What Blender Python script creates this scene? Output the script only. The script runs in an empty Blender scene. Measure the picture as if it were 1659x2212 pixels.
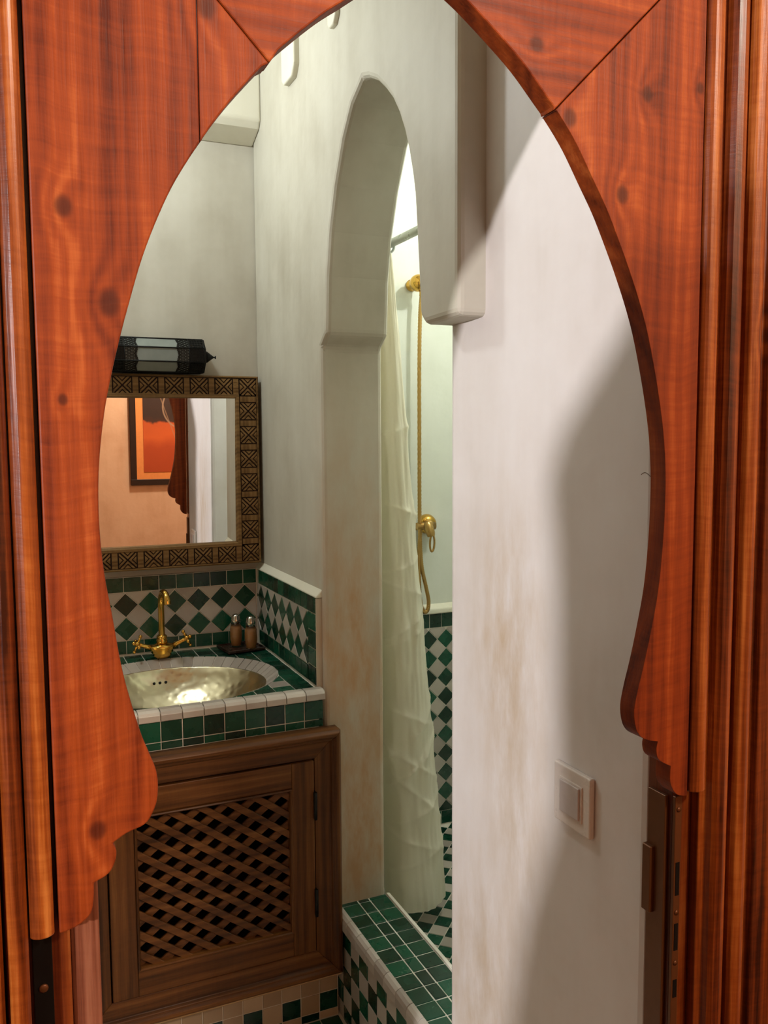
import bpy, bmesh, math, random
from mathutils import Vector, Matrix
random.seed(7)
PI = math.pi
scene = bpy.context.scene
COL = scene.collection

# ------------------------------------------------------------------ camera
def cam_axes(yaw, pitch, roll):
    f = Vector((math.sin(yaw)*math.cos(pitch), math.cos(yaw)*math.cos(pitch), -math.sin(pitch)))
    r = Vector((math.cos(yaw), -math.sin(yaw), 0)); u = r.cross(f)
    c, s = math.cos(roll), math.sin(roll)
    return c*r+s*u, -s*r+c*u, f
cr, cu, cf = cam_axes(math.radians(24), math.radians(5), math.radians(-.34))
cd = bpy.data.cameras.new('camera'); cam = bpy.data.objects.new('camera', cd); COL.objects.link(cam)
cam.matrix_world = Matrix(((cr.x, cu.x, -cf.x, 0), (cr.y, cu.y, -cf.y, 0), (cr.z, cu.z, -cf.z, 1.46), (0, 0, 0, 1)))
cd.sensor_fit = 'VERTICAL'; cd.sensor_height = 36; cd.lens = 36*1873/2212
cd.clip_start = .02
scene.camera = cam

# ------------------------------------------------------------------ world, lamps, exposure
w = bpy.data.worlds.new('world'); scene.world = w; w.use_nodes = True
w.node_tree.nodes['Background'].inputs[0].default_value = (.9, .85, .8, 1)
w.node_tree.nodes['Background'].inputs[1].default_value = .02
def lamp(name, loc, power, col, size):
    l = bpy.data.lights.new(name, 'POINT'); l.energy = power; l.color = col; l.shadow_soft_size = size
    o = bpy.data.objects.new(name, l); COL.objects.link(o); o.location = loc; return o
lamp('bathroom_ceiling_lamp', (.10, 2.10, 2.40), 14, (.94, 1, 1), .05)
lamp('shower_ceiling_lamp', (1.60, 1.985, 2.42), 21, (.97, 1, .92), .03)
sp_ = bpy.data.lights.new('bedroom_spotlight', 'SPOT'); sp_.energy = 400; sp_.color = (1, .95, .94); sp_.shadow_soft_size = .04; sp_.spot_size = math.radians(52); sp_.spot_blend = .5
so_ = bpy.data.objects.new('bedroom_spotlight', sp_); COL.objects.link(so_); so_.location = (-1.9, -1.15, 1.8)
so_.rotation_euler = (Vector((.40, .80, 1.35))-so_.location).to_track_quat('-Z', 'Y').to_euler()
lamp('bedroom_ceiling_lamp', (1.22, -1.1, 2.75), 155, (1, .85, .70), .10)
vs = scene.view_settings
vs.view_transform = 'Standard'; vs.look = 'None'; vs.gamma = 1; vs.use_curve_mapping = False
vs.exposure = .12

# ------------------------------------------------------------------ mesh helpers
class MB:
    def __init__(s): s.v = []; s.f = []; s.sm = []
    def add(s, vs_, fs, smooth=False):
        b = len(s.v); s.v += [tuple(p) for p in vs_]
        for f in fs: s.f.append([b+i for i in f]); s.sm.append(smooth)
        return s
    def box(s, x0, x1, y0, y1, z0, z1):
        return s.add([(x0,y0,z0),(x1,y0,z0),(x1,y1,z0),(x0,y1,z0),(x0,y0,z1),(x1,y0,z1),(x1,y1,z1),(x0,y1,z1)],
                     [(3,2,1,0),(4,5,6,7),(0,1,5,4),(1,2,6,5),(2,3,7,6),(3,0,4,7)])
    def prism(s, poly, to3, a, b):
        n = len(poly)
        vs_ = [to3(p[0], p[1], a) for p in poly]+[to3(p[0], p[1], b) for p in poly]
        return s.add(vs_, [list(range(n))[::-1], list(range(n, 2*n))]+[(i, (i+1) % n, n+(i+1) % n, n+i) for i in range(n)])
    def chamfer_prism(s, poly, to3, a, b, c):
        n = len(poly); cx = sum(p[0] for p in poly)/n; cy = sum(p[1] for p in poly)/n
        def ins(p):
            d = math.hypot(p[0]-cx, p[1]-cy); k = max(.3, 1-c*1.3/max(d, 1e-6)); return (cx+(p[0]-cx)*k, cy+(p[1]-cy)*k)
        top = [ins(p) for p in poly]
        m = b-c if b > a else b+c
        vs_ = [to3(*p, a) for p in poly]+[to3(*p, m) for p in poly]+[to3(*p, b) for p in top]
        fs = [list(range(2*n, 3*n))]
        for k in (0, n): fs += [(k+i, k+(i+1) % n, k+n+(i+1) % n, k+n+i) for i in range(n)]
        return s.add(vs_, fs)
    def tube(s, pts, r, seg=12, caps=True):
        pts = [Vector(p) for p in pts]; n = len(pts); vs_ = []; up = None
        for i, p in enumerate(pts):
            t = (pts[min(i+1, n-1)]-pts[max(i-1, 0)]).normalized()
            if up is None:
                up = Vector((0, 0, 1)) if abs(t.z) < .9 else Vector((1, 0, 0))
            a = (up-t*up.dot(t)).normalized(); up = a; bb = t.cross(a)
            rr = r[i] if isinstance(r, (list, tuple)) else r
            for k in range(seg):
                q = 2*PI*k/seg; vs_.append(p+(a*math.cos(q)+bb*math.sin(q))*rr)
        fs = [(i*seg+k, i*seg+(k+1) % seg, (i+1)*seg+(k+1) % seg, (i+1)*seg+k) for i in range(n-1) for k in range(seg)]
        s.add(vs_, fs, True)
        if caps: s.add(vs_[:seg], [list(range(seg))[::-1]]); s.add(vs_[-seg:], [list(range(seg))])
        return s
    def lathe(s, prof, o=(0,0,0), ax=(0,0,1), seg=24, sx=1, sy=1, smooth=True, xa=None, caps=True):
        o = Vector(o); ax = Vector(ax).normalized()
        a = Vector(xa) if xa else (Vector((1,0,0)) if abs(ax.x) < .9 else Vector((0,0,1)))
        a = (a-ax*a.dot(ax)).normalized(); b = ax.cross(a); n = len(prof); vs_ = []
        for r, h in prof:
            for k in range(seg):
                q = 2*PI*k/seg; vs_.append(o+ax*h+a*(math.cos(q)*r*sx)+b*(math.sin(q)*r*sy))
        fs = [(i*seg+k, i*seg+(k+1) % seg, (i+1)*seg+(k+1) % seg, (i+1)*seg+k) for i in range(n-1) for k in range(seg)]
        s.add(vs_, fs, smooth)
        if caps and prof[0][0] > 1e-5: s.add(vs_[:seg], [list(range(seg))[::-1]])
        if caps and prof[-1][0] > 1e-5: s.add(vs_[-seg:], [list(range(seg))])
        return s
    def sphere(s, c, r, seg=16):
        m = seg//2; return s.lathe([(max(r*math.sin(PI*i/m), 1e-6), -r*math.cos(PI*i/m)) for i in range(m+1)], c, seg=seg)
    def mesh(s, name):
        me = bpy.data.meshes.new(name); me.from_pydata(s.v, [], s.f)
        me.polygons.foreach_set('use_smooth', s.sm); me.update()
        bm = bmesh.new(); bm.from_mesh(me); bmesh.ops.remove_doubles(bm, verts=bm.verts, dist=1e-6)
        bmesh.ops.recalc_face_normals(bm, faces=bm.faces); bm.to_mesh(me); bm.free()
        return me
    def build(s, name, mat, parent=None, bevel=0, seg=2, angle=35, loc=None):
        me = s.mesh(name); me.materials.append(mat)
        o = bpy.data.objects.new(name, me); COL.objects.link(o); o.parent = parent
        if loc: o.location = loc
        if bevel:
            m = o.modifiers.new('b', 'BEVEL'); m.width = bevel; m.segments = seg; m.limit_method = 'ANGLE'; m.angle_limit = math.radians(angle)
            m.harden_normals = False
        return o
def tag(o, label=None, cat=None, group=None, kind=None):
    if label: o['label'] = label
    if cat: o['category'] = cat
    if group: o['group'] = group
    if kind: o['kind'] = kind
    return o
def thing(name, label, cat, loc=(0,0,0), group=None):
    o = bpy.data.objects.new(name, None); o.empty_display_size = .05; COL.objects.link(o); o.location = loc
    return tag(o, label, cat, group)
def smooth_pts(pts, n=6):
    out = []; P = [Vector(p) for p in pts]
    for i in range(len(P)-1):
        p0, p1, p2, p3 = P[max(i-1, 0)], P[i], P[i+1], P[min(i+2, len(P)-1)]
        for k in range(n):
            t = k/n
            out.append(.5*((2*p1)+(p2-p0)*t+(2*p0-5*p1+4*p2-p3)*t*t+(3*p1-p0-3*p2+p3)*t**3))
    out.append(P[-1]); return out
def clip(poly, nx, ny, d):                      # keep nx*x+ny*y <= d
    out = []
    for i in range(len(poly)):
        p, q = poly[i], poly[(i+1) % len(poly)]
        a, b = nx*p[0]+ny*p[1]-d, nx*q[0]+ny*q[1]-d
        if a <= 0: out.append(p)
        if a*b < 0: t = a/(a-b); out.append((p[0]+(q[0]-p[0])*t, p[1]+(q[1]-p[1])*t))
    return out
def clip_rect(poly, x0, x1, y0, y1):
    for nx, ny, d in ((1,0,x1), (-1,0,-x0), (0,1,y1), (0,-1,-y0)):
        poly = clip(poly, nx, ny, d)
        if len(poly) < 3: return []
    return poly
def area(p): return abs(sum(p[i][0]*p[(i+1) % len(p)][1]-p[(i+1) % len(p)][0]*p[i][1] for i in range(len(p))))/2

# ------------------------------------------------------------------ material helpers
class NT:
    def __init__(s, name):
        s.m = bpy.data.materials.new(name); s.m.use_nodes = True; s.t = s.m.node_tree; s.n = s.t.nodes
        s.bsdf = s.n['Principled BSDF']
    def node(s, typ, **kw):
        n = s.n.new(typ)
        for k, v in kw.items(): setattr(n, k, v)
        return n
    def link(s, a, b): s.t.links.new(a, b)
    def put(s, sock, v):
        if isinstance(v, (int, float)): sock.default_value = v
        elif isinstance(v, (tuple, list)): sock.default_value = v
        else: s.link(v, sock)
    def math(s, op, a, b=0.0, c=None, clamp=False):
        n = s.node('ShaderNodeMath', operation=op); n.use_clamp = clamp
        s.put(n.inputs[0], a); s.put(n.inputs[1], b)
        if c is not None: s.put(n.inputs[2], c)
        return n.outputs[0]
    def add(s, a, b): return s.math('ADD', a, b)
    def mul(s, a, b): return s.math('MULTIPLY', a, b)
    def coord(s, kind='Object'): return s.node('ShaderNodeTexCoord').outputs[kind]
    def sep(s, v): n = s.node('ShaderNodeSeparateXYZ'); s.link(v, n.inputs[0]); return n.outputs
    def comb(s, x, y, z):
        n = s.node('ShaderNodeCombineXYZ')
        for i, q in enumerate((x, y, z)): s.put(n.inputs[i], q)
        return n.outputs[0]
    def noise(s, vec, scale=1, detail=3, rough=.5, dist=0):
        n = s.node('ShaderNodeTexNoise'); s.link(vec, n.inputs['Vector']); n.inputs['Scale'].default_value = scale
        n.inputs['Detail'].default_value = detail; n.inputs['Roughness'].default_value = rough; n.inputs['Distortion'].default_value = dist
        return n.outputs['Fac']
    def map(s, v, a, b, c=0, d=1):
        n = s.node('ShaderNodeMapRange'); s.put(n.inputs[0], v)
        for i, q in enumerate((a, b, c, d)): n.inputs[i+1].default_value = q
        return n.outputs[0]
    def mix(s, f, a, b, mode='MIX'):
        n = s.node('ShaderNodeMix', data_type='RGBA', blend_type=mode); s.put(n.inputs[0], f)
        s.put(n.inputs[6], a if not isinstance(a, tuple) else (*a[:3], 1)); s.put(n.inputs[7], b if not isinstance(b, tuple) else (*b[:3], 1))
        return n.outputs[2]
    def ramp(s, f, stops):
        n = s.node('ShaderNodeValToRGB'); s.put(n.inputs[0], f); e = n.color_ramp.elements
        while len(e) < len(stops): e.new(.5)
        for i, (p, c) in enumerate(stops): e[i].position = p; e[i].color = (*c, 1)
        return n.outputs[0]
    def bump(s, h, dist, strength=1):
        n = s.node('ShaderNodeBump'); s.link(h, n.inputs['Height']); n.inputs['Distance'].default_value = dist
        n.inputs['Strength'].default_value = strength; s.link(n.outputs[0], s.bsdf.inputs['Normal'])
    def set(s, **kw):
        for k, v in kw.items():
            k = {'color': 'Base Color', 'rough': 'Roughness', 'metal': 'Metallic', 'coat': 'Coat Weight', 'coatr': 'Coat Roughness',
                 'spec': 'Specular IOR Level', 'trans': 'Transmission Weight', 'ior': 'IOR', 'sss': 'Subsurface Weight'}[k]
            if isinstance(v, tuple) and len(v) == 3: v = (*v, 1)
            s.put(s.bsdf.inputs[k], v)
        return s.m
def srgb(r, g, b):
    f = lambda c: (c/255/12.92 if c/255 <= .04045 else ((c/255+.055)/1.055)**2.4)
    return (f(r), f(g), f(b))

def plaster(name, c1, c2, c3, stains_and_tints=None, rough=.55, scale=1.0):
    t = NT(name); p = t.coord('Object')
    n1 = t.noise(p, 2.2*scale, 5, .6); n2 = t.noise(p, 9*scale, 4, .6)
    s3 = t.sep(p)
    n3 = t.noise(t.comb(t.mul(s3[0], 14), t.mul(s3[1], 14), t.mul(s3[2], 2.2)), 1, 3, .55)
    f = t.add(t.mul(n1, .55), t.add(t.mul(n2, .2), t.mul(n3, .25)))
    col = t.ramp(f, [(.32, c1), (.5, c2), (.68, c3)])
    if stains_and_tints:
        for (cx, cy, cz, rx, ry, rz, colr, amt) in stains_and_tints:
            d = t.add(t.math('POWER', t.math('ABSOLUTE', t.mul(t.math('SUBTRACT', s3[0], cx), 1/rx)), 2),
                t.add(t.math('POWER', t.math('ABSOLUTE', t.mul(t.math('SUBTRACT', s3[1], cy), 1/ry)), 2), t.math('POWER', t.math('ABSOLUTE', t.mul(t.math('SUBTRACT', s3[2], cz), 1/rz)), 2)))
            ns = t.noise(t.comb(t.mul(s3[0], 22), t.mul(s3[1], 22), t.mul(s3[2], 7)), 1, 5, .65)
            k = t.mul(t.mul(t.math('EXPONENT', t.mul(d, -1)), t.map(ns, .28, .66)), amt)
            col = t.mix(k, col, colr)
    h = t.add(t.mul(t.noise(p, 5, 4, .6), 1), t.mul(t.noise(p, 45, 2), .08))
    t.bump(h, .006, .55)
    return t.set(color=col, rough=rough, spec=.35)
PLA = plaster('bathroom_plaster', srgb(176,170,154), srgb(196,192,178), srgb(208,205,193))
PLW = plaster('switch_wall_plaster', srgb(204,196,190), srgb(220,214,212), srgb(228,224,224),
              stains_and_tints=[(.768,1.22,1.09,.3,.10,.22,srgb(184,156,118),.8), (.768,1.3,.45,.3,.13,.25,srgb(184,160,128),.7), (.768,1.18,.8,.3,.07,.15,srgb(186,164,134),.6)])
PLJ = plaster('arch_wall_plaster', srgb(176,170,154), srgb(196,192,178), srgb(208,205,193), stains_and_tints=[(.80,1.97,.95,.14,.06,.42,srgb(186,140,92),.75), (.80,1.97,.45,.14,.06,.30,srgb(176,134,88),.8)])  # warmer tan patches low on the jamb face
PLS = plaster('shower_plaster', srgb(206,210,198), srgb(216,220,210), srgb(224,227,220))
PLB = plaster('bedroom_plaster', srgb(206,164,128), srgb(224,186,150), srgb(232,198,164), rough=.7)
PLL = plaster('ledge_plaster', srgb(214,210,190), srgb(224,221,204), srgb(230,228,214))
GROUT = plaster('grout', srgb(196,190,176), srgb(216,210,198), srgb(226,222,212), rough=.8, scale=6)

def tilemat(name, c1, c2, rough=.2, spot=.5):
    t = NT(name); p = t.coord('Object'); oi = t.node('ShaderNodeObjectInfo')
    off = t.node('ShaderNodeVectorMath', operation='ADD'); t.link(p, off.inputs[0]); t.link(oi.outputs['Location'], off.inputs[1])
    v = off.outputs[0]; n = t.noise(v, 24, 3, .5); n2 = t.noise(v, 160, 3, .6)
    f = t.add(t.mul(n, .3), t.mul(oi.outputs['Random'], .6))
    col = t.ramp(f, [(.2, c1), (.8, c2)])
    col = t.mix(t.map(n2, .70, .78, 0, spot), col, srgb(150,150,135))
    t.bump(t.add(t.noise(v, 30, 2), t.mul(n2, .12)), .0012, .6)
    return t.set(color=col, rough=t.map(n, .3, .7, rough, rough+.14), coat=.12, coatr=.1)
GREEN = tilemat('green_glazed_tile', srgb(2,40,28), srgb(10,82,58), spot=.25)
WHITE = tilemat('white_glazed_tile', srgb(160,151,142), srgb(190,182,172), rough=.28, spot=.1)

def wood(name, cs, axis='z', knots=(), freq=90, ripple=.4, rough=.48, coat=.0, spec=.2, warp=.035, fine=.5, knotcol=srgb(48,13,4), bigs=13, bigw=.6, ripf=130):
    t = NT(name); x, y, z = t.sep(t.coord('Object'))
    a, l = (x, z) if axis == 'z' else (z, x)
    wv = t.noise(t.comb(t.mul(a, 7), t.mul(y, 7), t.mul(l, 1.6)), 1, 3, .5)
    g = t.add(a, t.mul(t.math('SUBTRACT', wv, .5), warp)); kd = None
    g = t.add(g, t.mul(y, .6))
    for (kx, kz, r) in knots:
        ka, kl = (kx, kz) if axis == 'z' else (kz, kx)
        da = t.mul(t.math('SUBTRACT', a, ka), 1/r); dl = t.mul(t.math('SUBTRACT', l, kl), 1/(r*1.25))
        d2 = t.add(t.mul(da, da), t.mul(dl, dl))
        g = t.add(g, t.mul(t.math('EXPONENT', t.mul(d2, -.16)), r*2.4))
        e = t.math('EXPONENT', t.mul(t.math('POWER', d2, 2.6), -1.3))
        kd = e if kd is None else t.math('MAXIMUM', kd, e)
    ring = t.math('SINE', t.mul(g, freq*2*PI/6))
    ring2 = t.math('SINE', t.mul(g, freq*2*PI/1.7))
    fib = t.noise(t.comb(t.mul(a, 260), t.mul(y, 260), t.mul(l, 9)), 1, 3, .6)
    rip = t.noise(t.comb(t.mul(a, 9), t.mul(y, 9), t.mul(t.add(l, t.mul(wv, .06)), ripf)), 1, 4, .65, .3)
    big = t.noise(t.comb(t.mul(a, bigs), t.mul(y, bigs), t.mul(l, 2.6)), 1, 4, .55)
    f = t.add(.5, t.add(t.mul(ring, .12), t.mul(ring2, .09)))
    f = t.add(f, t.mul(t.math('SUBTRACT', fib, .5), fine))
    f = t.add(f, t.mul(t.math('SUBTRACT', rip, .5), ripple))
    f = t.add(f, t.mul(t.math('SUBTRACT', big, .5), bigw))
    n = len(cs); col = t.ramp(f, [(.14+.72*i/(n-1), c) for i, c in enumerate(cs)])
    if kd is not None: col = t.mix(t.mul(kd, .75), col, knotcol)
    t.bump(t.add(fib, t.mul(rip, .5)), .0009, .5)
    return t.set(color=col, rough=t.map(fib, .3, .7, rough-.06, rough+.1), coat=coat, coatr=.18, spec=spec)
OR = [srgb(72,21,3), srgb(108,41,9), srgb(130,54,14), srgb(156,78,31)]
GO = [srgb(44,12,2), srgb(96,40,9), srgb(132,64,19), srgb(166,98,42)]
W_LEFT = wood('orange_board_wood', OR, 'z', [(.060,1.656,.008), (.095,1.577,.0105), (.054,1.493,.0045), (.070,1.105,.008), (.186,1.842,.010)])
W_RIGHT = wood('orange_board_wood_with_knots', OR, 'z', [(.682,1.840,.008), (.650,1.727,.009), (.759,1.858,.006), (.578,1.800,.009)])
W_TOP = wood('orange_head_board_wood', OR, 'x', [(.535,1.869,.008), (.21,1.89,.008)])
W_CASE = wood('golden_casing_wood', GO, 'z', [(.875,1.58,.010)], freq=110, ripple=.25, warp=.02, coat=.3, rough=.34, bigs=55, bigw=1.1)
W_EDGE = wood('dark_jamb_wood', [srgb(38,11,3), srgb(74,27,8), srgb(102,45,14), srgb(130,72,30)], 'z', freq=80, ripple=.2, coat=.35, rough=.34, bigs=40)
W_PEEL = wood('worn_jamb_wood', [srgb(50,18,7), srgb(96,50,30), srgb(116,68,46), srgb(130,86,62)], 'z', freq=120, ripple=.1, coat=0, rough=.6, bigs=80, bigw=1.3)
W_CABV = wood('brown_cabinet_wood', [srgb(40,20,7), srgb(78,46,19), srgb(100,62,28), srgb(122,82,42)], 'z', freq=90, ripple=.12, coat=.1, rough=.45)
W_CABH = wood('brown_cabinet_rail_wood', [srgb(40,20,7), srgb(78,46,19), srgb(100,62,28), srgb(122,82,42)], 'x', freq=90, ripple=.12, coat=.1, rough=.45)
W_MIR = wood('mirror_frame_wood', [srgb(80,58,30), srgb(112,84,48), srgb(132,102,62), srgb(146,116,74)], 'x', freq=140, ripple=.3, coat=.05, rough=.5)
W_MIRD = wood('mirror_groove_wood', [srgb(20,11,6), srgb(34,19,10), srgb(44,26,14), srgb(52,32,18)], 'x', freq=140, ripple=.1, coat=0, rough=.6)

def plain(name, col, rough=.5, metal=0, **kw):
    t = NT(name); p = t.coord('Object'); n = t.noise(p, 60, 3)
    c = t.mix(t.map(n, .3, .7, 0, .25), col, tuple(q*.72 for q in col))
    return t.set(color=c, rough=t.map(n, .3, .7, max(rough-.04, .02), rough+.05), metal=metal, **kw)
BRASS = plain('polished_brass', srgb(214,170,84), .14, 1)
BRASSM = plain('satin_brass', srgb(196,160,100), .3, 1)
CHROME = plain('chrome_cap', srgb(200,196,186), .15, 1)
BLACKM = plain('black_iron', srgb(22,22,20), .45, .6)
IRON = plain('blackened_plate', srgb(12,10,9), .5, .5)
BRONZE = plain('bronze_lock_plate', srgb(98,58,28), .42, .45)
DARKTRAY = plain('dark_tray', srgb(58,40,32), .25)
WPLAST = plain('white_switch_plastic', srgb(222,212,206), .3)
SOAP = plain('amber_soap', srgb(196,142,86), .25)
STEEL = plain('white_rail', srgb(176,182,176), .3, .4)
t = NT('clear_bottle_glass'); GLASS = t.set(color=(.95,.93,.88), rough=.04, trans=1.0, ior=1.45)
t = NT('frosted_lantern_glass'); FROST = t.set(color=t.mix(t.noise(t.coord(), 30), srgb(112,120,116), srgb(136,142,136)), rough=.35, sss=0.0)
t = NT('mirror_silver'); MIRROR = t.set(color=(.90,.90,.88), rough=.0, metal=1.0)
t = NT('hammered_nickel'); p = t.coord(); vo = t.node('ShaderNodeTexVoronoi'); t.link(p, vo.inputs['Vector']); vo.inputs['Scale'].default_value = 50; vo.feature = 'SMOOTH_F1'
t.bump(t.add(t.mul(vo.outputs['Distance'], 1.2), t.noise(p, 9, 3)), .0030, .45)
HAMMER = t.set(color=t.mix(t.noise(p, 9, 4), srgb(206,194,160), srgb(222,214,186)), rough=.27, metal=1.0)
HOLE = plain('dark_hole', srgb(10,8,6), .9)
t = NT('cream_vinyl_curtain'); p = t.coord()
VINYL = t.set(color=t.mix(t.noise(p, 5, 3), srgb(234,230,212), srgb(242,238,224)), rough=.3, spec=.5)
tr = t.node('ShaderNodeBsdfTranslucent'); tr.inputs[0].default_value = (*srgb(238,230,200), 1)
mx = t.node('ShaderNodeMixShader'); mx.inputs[0].default_value = .30
t.link(t.bsdf.outputs[0], mx.inputs[1]); t.link(tr.outputs[0], mx.inputs[2]); t.link(mx.outputs[0], t.n['Material Output'].inputs[0])
t.bump(t.add(t.noise(p, 14, 4, .6), t.mul(t.noise(p, 60, 3), .2)), .006, .5)

# ------------------------------------------------------------------ tiles
TM = {}
def tile(parent, poly, O, U, V, N, mat, name='tile', th=.0022, jit=.7, ch=.0009):
    """one glazed tile: a chamfered convex prism lying on the plane O + u U + v V"""
    if len(poly) < 3 or area(poly) < 2.5e-5: return
    cx = sum(p[0] for p in poly)/len(poly); cy = sum(p[1] for p in poly)/len(poly)
    loc = [(round(p[0]-cx, 4), round(p[1]-cy, 4)) for p in poly]
    q = []
    for p in loc:
        if not q or math.hypot(p[0]-q[-1][0], p[1]-q[-1][1]) > .0008: q.append(p)
    if len(q) > 2 and math.hypot(q[0][0]-q[-1][0], q[0][1]-q[-1][1]) <= .0008: q.pop()
    if len(q) < 3: return
    key = (tuple(q), mat.name, th)
    if key not in TM:
        mb = MB(); mb.chamfer_prism(q, lambda a, b, c: (a, b, c), -.003, th, ch)
        me = mb.mesh('tile'); me.materials.append(mat); TM[key] = me
    o = bpy.data.objects.new(name, TM[key]); COL.objects.link(o); o.parent = parent
    O, U, V, N = Vector(O), Vector(U), Vector(V), Vector(N)
    c = O+U*cx+V*cy
    j = math.radians(jit)
    R = Matrix((U, V, N)).transposed() @ (Matrix.Rotation(random.uniform(-j, j), 3, 'X') @ Matrix.Rotation(random.uniform(-j, j), 3, 'Y') @ Matrix.Rotation(random.uniform(-j, j)*.6, 3, 'Z'))
    o.matrix_local = Matrix.Translation(c+N*random.uniform(-.0005, .0005)) @ R.to_4x4()
    return o
J = .0012
def rect(x0, x1, y0, y1, j=J): return [(x0+j, y0+j), (x1-j, y0+j), (x1-j, y1-j), (x0+j, y1-j)]
def diamonds(parent, O, U, V, N, x0, x1, y0, y1, cx, cy, d=.0345):
    """green diamonds centred on (cx + 2di, cy + 2dj), white ones between, cut to the field"""
    i0 = int((x0-cx)/(2*d))-2; i1 = int((x1-cx)/(2*d))+2; j0 = int((y0-cy)/(2*d))-2; j1 = int((y1-cy)/(2*d))+2
    for k, m in ((0, GREEN), (1, WHITE)):
        for i in range(i0, i1+1):
            for jj in range(j0, j1+1):
                a = cx+2*d*i+(d if k else 0); b = cy+2*d*jj+(d if k else 0); h = d-.0016
                tile(parent, clip_rect([(a+h, b), (a, b+h), (a-h, b), (a, b-h)], x0+J, x1-J, y0+J, y1-J), O, U, V, N, m)
def row(parent, O, U, V, N, x0, x1, y0, y1, mat, pitch, start=None):
    x = x0 if start is None else start
    while x < x1-.004:
        a, b = max(x, x0), min(x+pitch, x1)
        tile(parent, rect(a, b, y0, y1), O, U, V, N, mat); x += pitch

# ================================================================== the setting
CEIL = 2.62
yz = lambda y, z, x: (x, y, z)          # profile in y,z swept along x
xz = lambda x, z, y: (x, y, z)          # profile in x,z swept along y
xy = lambda x, y, z: (x, y, z)          # profile in x,y swept along z
def struct(name, mb, mat, bevel=0, seg=3, label=None):
    return tag(mb.build(name, mat, None, bevel, seg), label, kind='structure')
wall_back = struct('wall_back', MB().box(-.40, .80, 2.53, 2.68, 0, CEIL), PLA)
arch = [(1.93,1.732),(1.922,1.83),(1.902,1.926),(1.865,2.02),(1.816,2.105),(1.765,2.160),(1.705,2.190),(1.672,2.180),(1.632,2.160),(1.593,2.130),(1.56,2.10),(1.53,2.062),(1.508,2.025),(1.49,1.985),(1.475,1.94),(1.465,1.90),(1.456,1.82),(1.450,1.76),(1.445,1.71)]
poly = [(2.53,0),(2.53,CEIL),(1.296,CEIL),(1.296,1.662),(1.425,1.660),(1.443,1.680)]+arch[::-1]+[(1.932,1.700),(1.97,1.672),(1.97,0)]
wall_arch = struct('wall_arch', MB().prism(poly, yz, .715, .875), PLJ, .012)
wall_right = struct('wall_right', MB().box(.768, .94, .868, 1.425, 0, CEIL), PLW, .016)
struct('wall_left', MB().box(-.50, -.40, .87, 2.53, 0, CEIL), PLA)
struct('ceiling', MB().box(-.50, 2.0, .80, 2.78, CEIL, CEIL+.08), PLA)
wall_shower = struct('wall_shower_back', MB().box(.80, 1.98, 2.66, 2.78, 0, CEIL), PLS)
struct('wall_shower_side', MB().box(1.90, 2.0, 1.05, 2.66, 0, CEIL), PLS)
struct('wall_shower_near', MB().box(.94, 1.90, .95, 1.05, 0, CEIL), PLS)
struct('wall_shower_corner', MB().box(.72, .875, 2.53, 2.66, 0, CEIL), PLS)
floor = struct('floor', MB().box(-.5, .95, .79, 2.53, -.06, -.003), GROUT)
shower_floor = struct('floor_shower', MB().box(.875, 1.90, 1.05, 2.66, -.06, .075), GROUT)
# ceiling ledges of pale plaster
struct('trim_1', MB().prism([(2.44,CEIL),(2.44,2.345),(2.455,2.325),(2.53,2.297),(2.53,CEIL)], yz, -.40, .715), PLL, .006)
struct('trim_2', MB().prism([(2.20,CEIL),(2.20,2.36),(2.185,2.345),(2.12,2.345),(2.10,2.37),(2.10,CEIL)], yz, .700, .72), PLL, .004)
struct('trim_3', MB().prism([(1.875,CEIL),(1.875,2.362),(1.865,2.352),(1.84,2.352),(1.825,2.37),(1.825,CEIL)], yz, .704, .72), PLL, .004)
# bedroom on this side of the door
struct('wall_front', MB().box(-3.6, -.098, .80, .87, 0, 2.95).box(.948, 1.98, .80, .87, 0, 2.95).box(-.098, .948, .80, .87, 2.115, 2.95), PLB)
struct('wall_bedroom', MB().box(-3.6, 2.2, -2.0, -1.9, 0, 2.95), PLB)
struct('wall_bedroom_left', MB().box(-3.7, -3.6, -2.0, .87, 0, 2.95), PLB)
struct('wall_bedroom_right', MB().box(1.98, 2.08, -1.9, .80, 0, 2.95), PLB)
struct('ceiling_bedroom', MB().box(-3.6, 2.1, -2.0, .80, 2.95, 3.02), wood('dark_ceiling_wood', [srgb(44,26,16), srgb(62,38,24), srgb(76,48,30)], 'x'))
struct('floor_bedroom', MB().box(-3.6, 2.1, -2.0, .79, -.06, 0), plaster('bedroom_floor', srgb(62,42,32), srgb(74,52,40), srgb(84,60,46)))

X, Y, Z = (1,0,0), (0,1,0), (0,0,1); NX, NY = (-1,0,0), (0,-1,0)
# -------- niche splash tiles, on the back wall and on the side of the arch wall
MB().box(-.40, .702, 2.5145, 2.53, .80, 1.0665).build('splash_bed', GROUT, wall_back)
O = (0, 2.5145, 0)
row(wall_back, O, X, Z, NY, -.02, .697, 1.0235, 1.0665, GREEN, .0492, .607-.0492*13)
row(wall_back, O, X, Z, NY, -.02, .697, .8455, .8845, GREEN, .0492, .61-.0492*13)
diamonds(wall_back, O, X, Z, NY, -.02, .697, .8845, 1.0235, .523, .9865)
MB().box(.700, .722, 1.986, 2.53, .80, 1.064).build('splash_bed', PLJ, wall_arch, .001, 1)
MB().prism([(.6985,1.0650),(.7000,1.0690),(.716,1.086),(.722,1.086),(.722,1.0650)], xz, 1.984, 2.53).build('splash_ledge', PLL, wall_arch, .003, 2)
O = (.700, 0, 0)
row(wall_arch, O, (0,-1,0), Z, NX, -2.510, -1.989, 1.0245, 1.0665, GREEN, .0490, -2.491)
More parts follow.
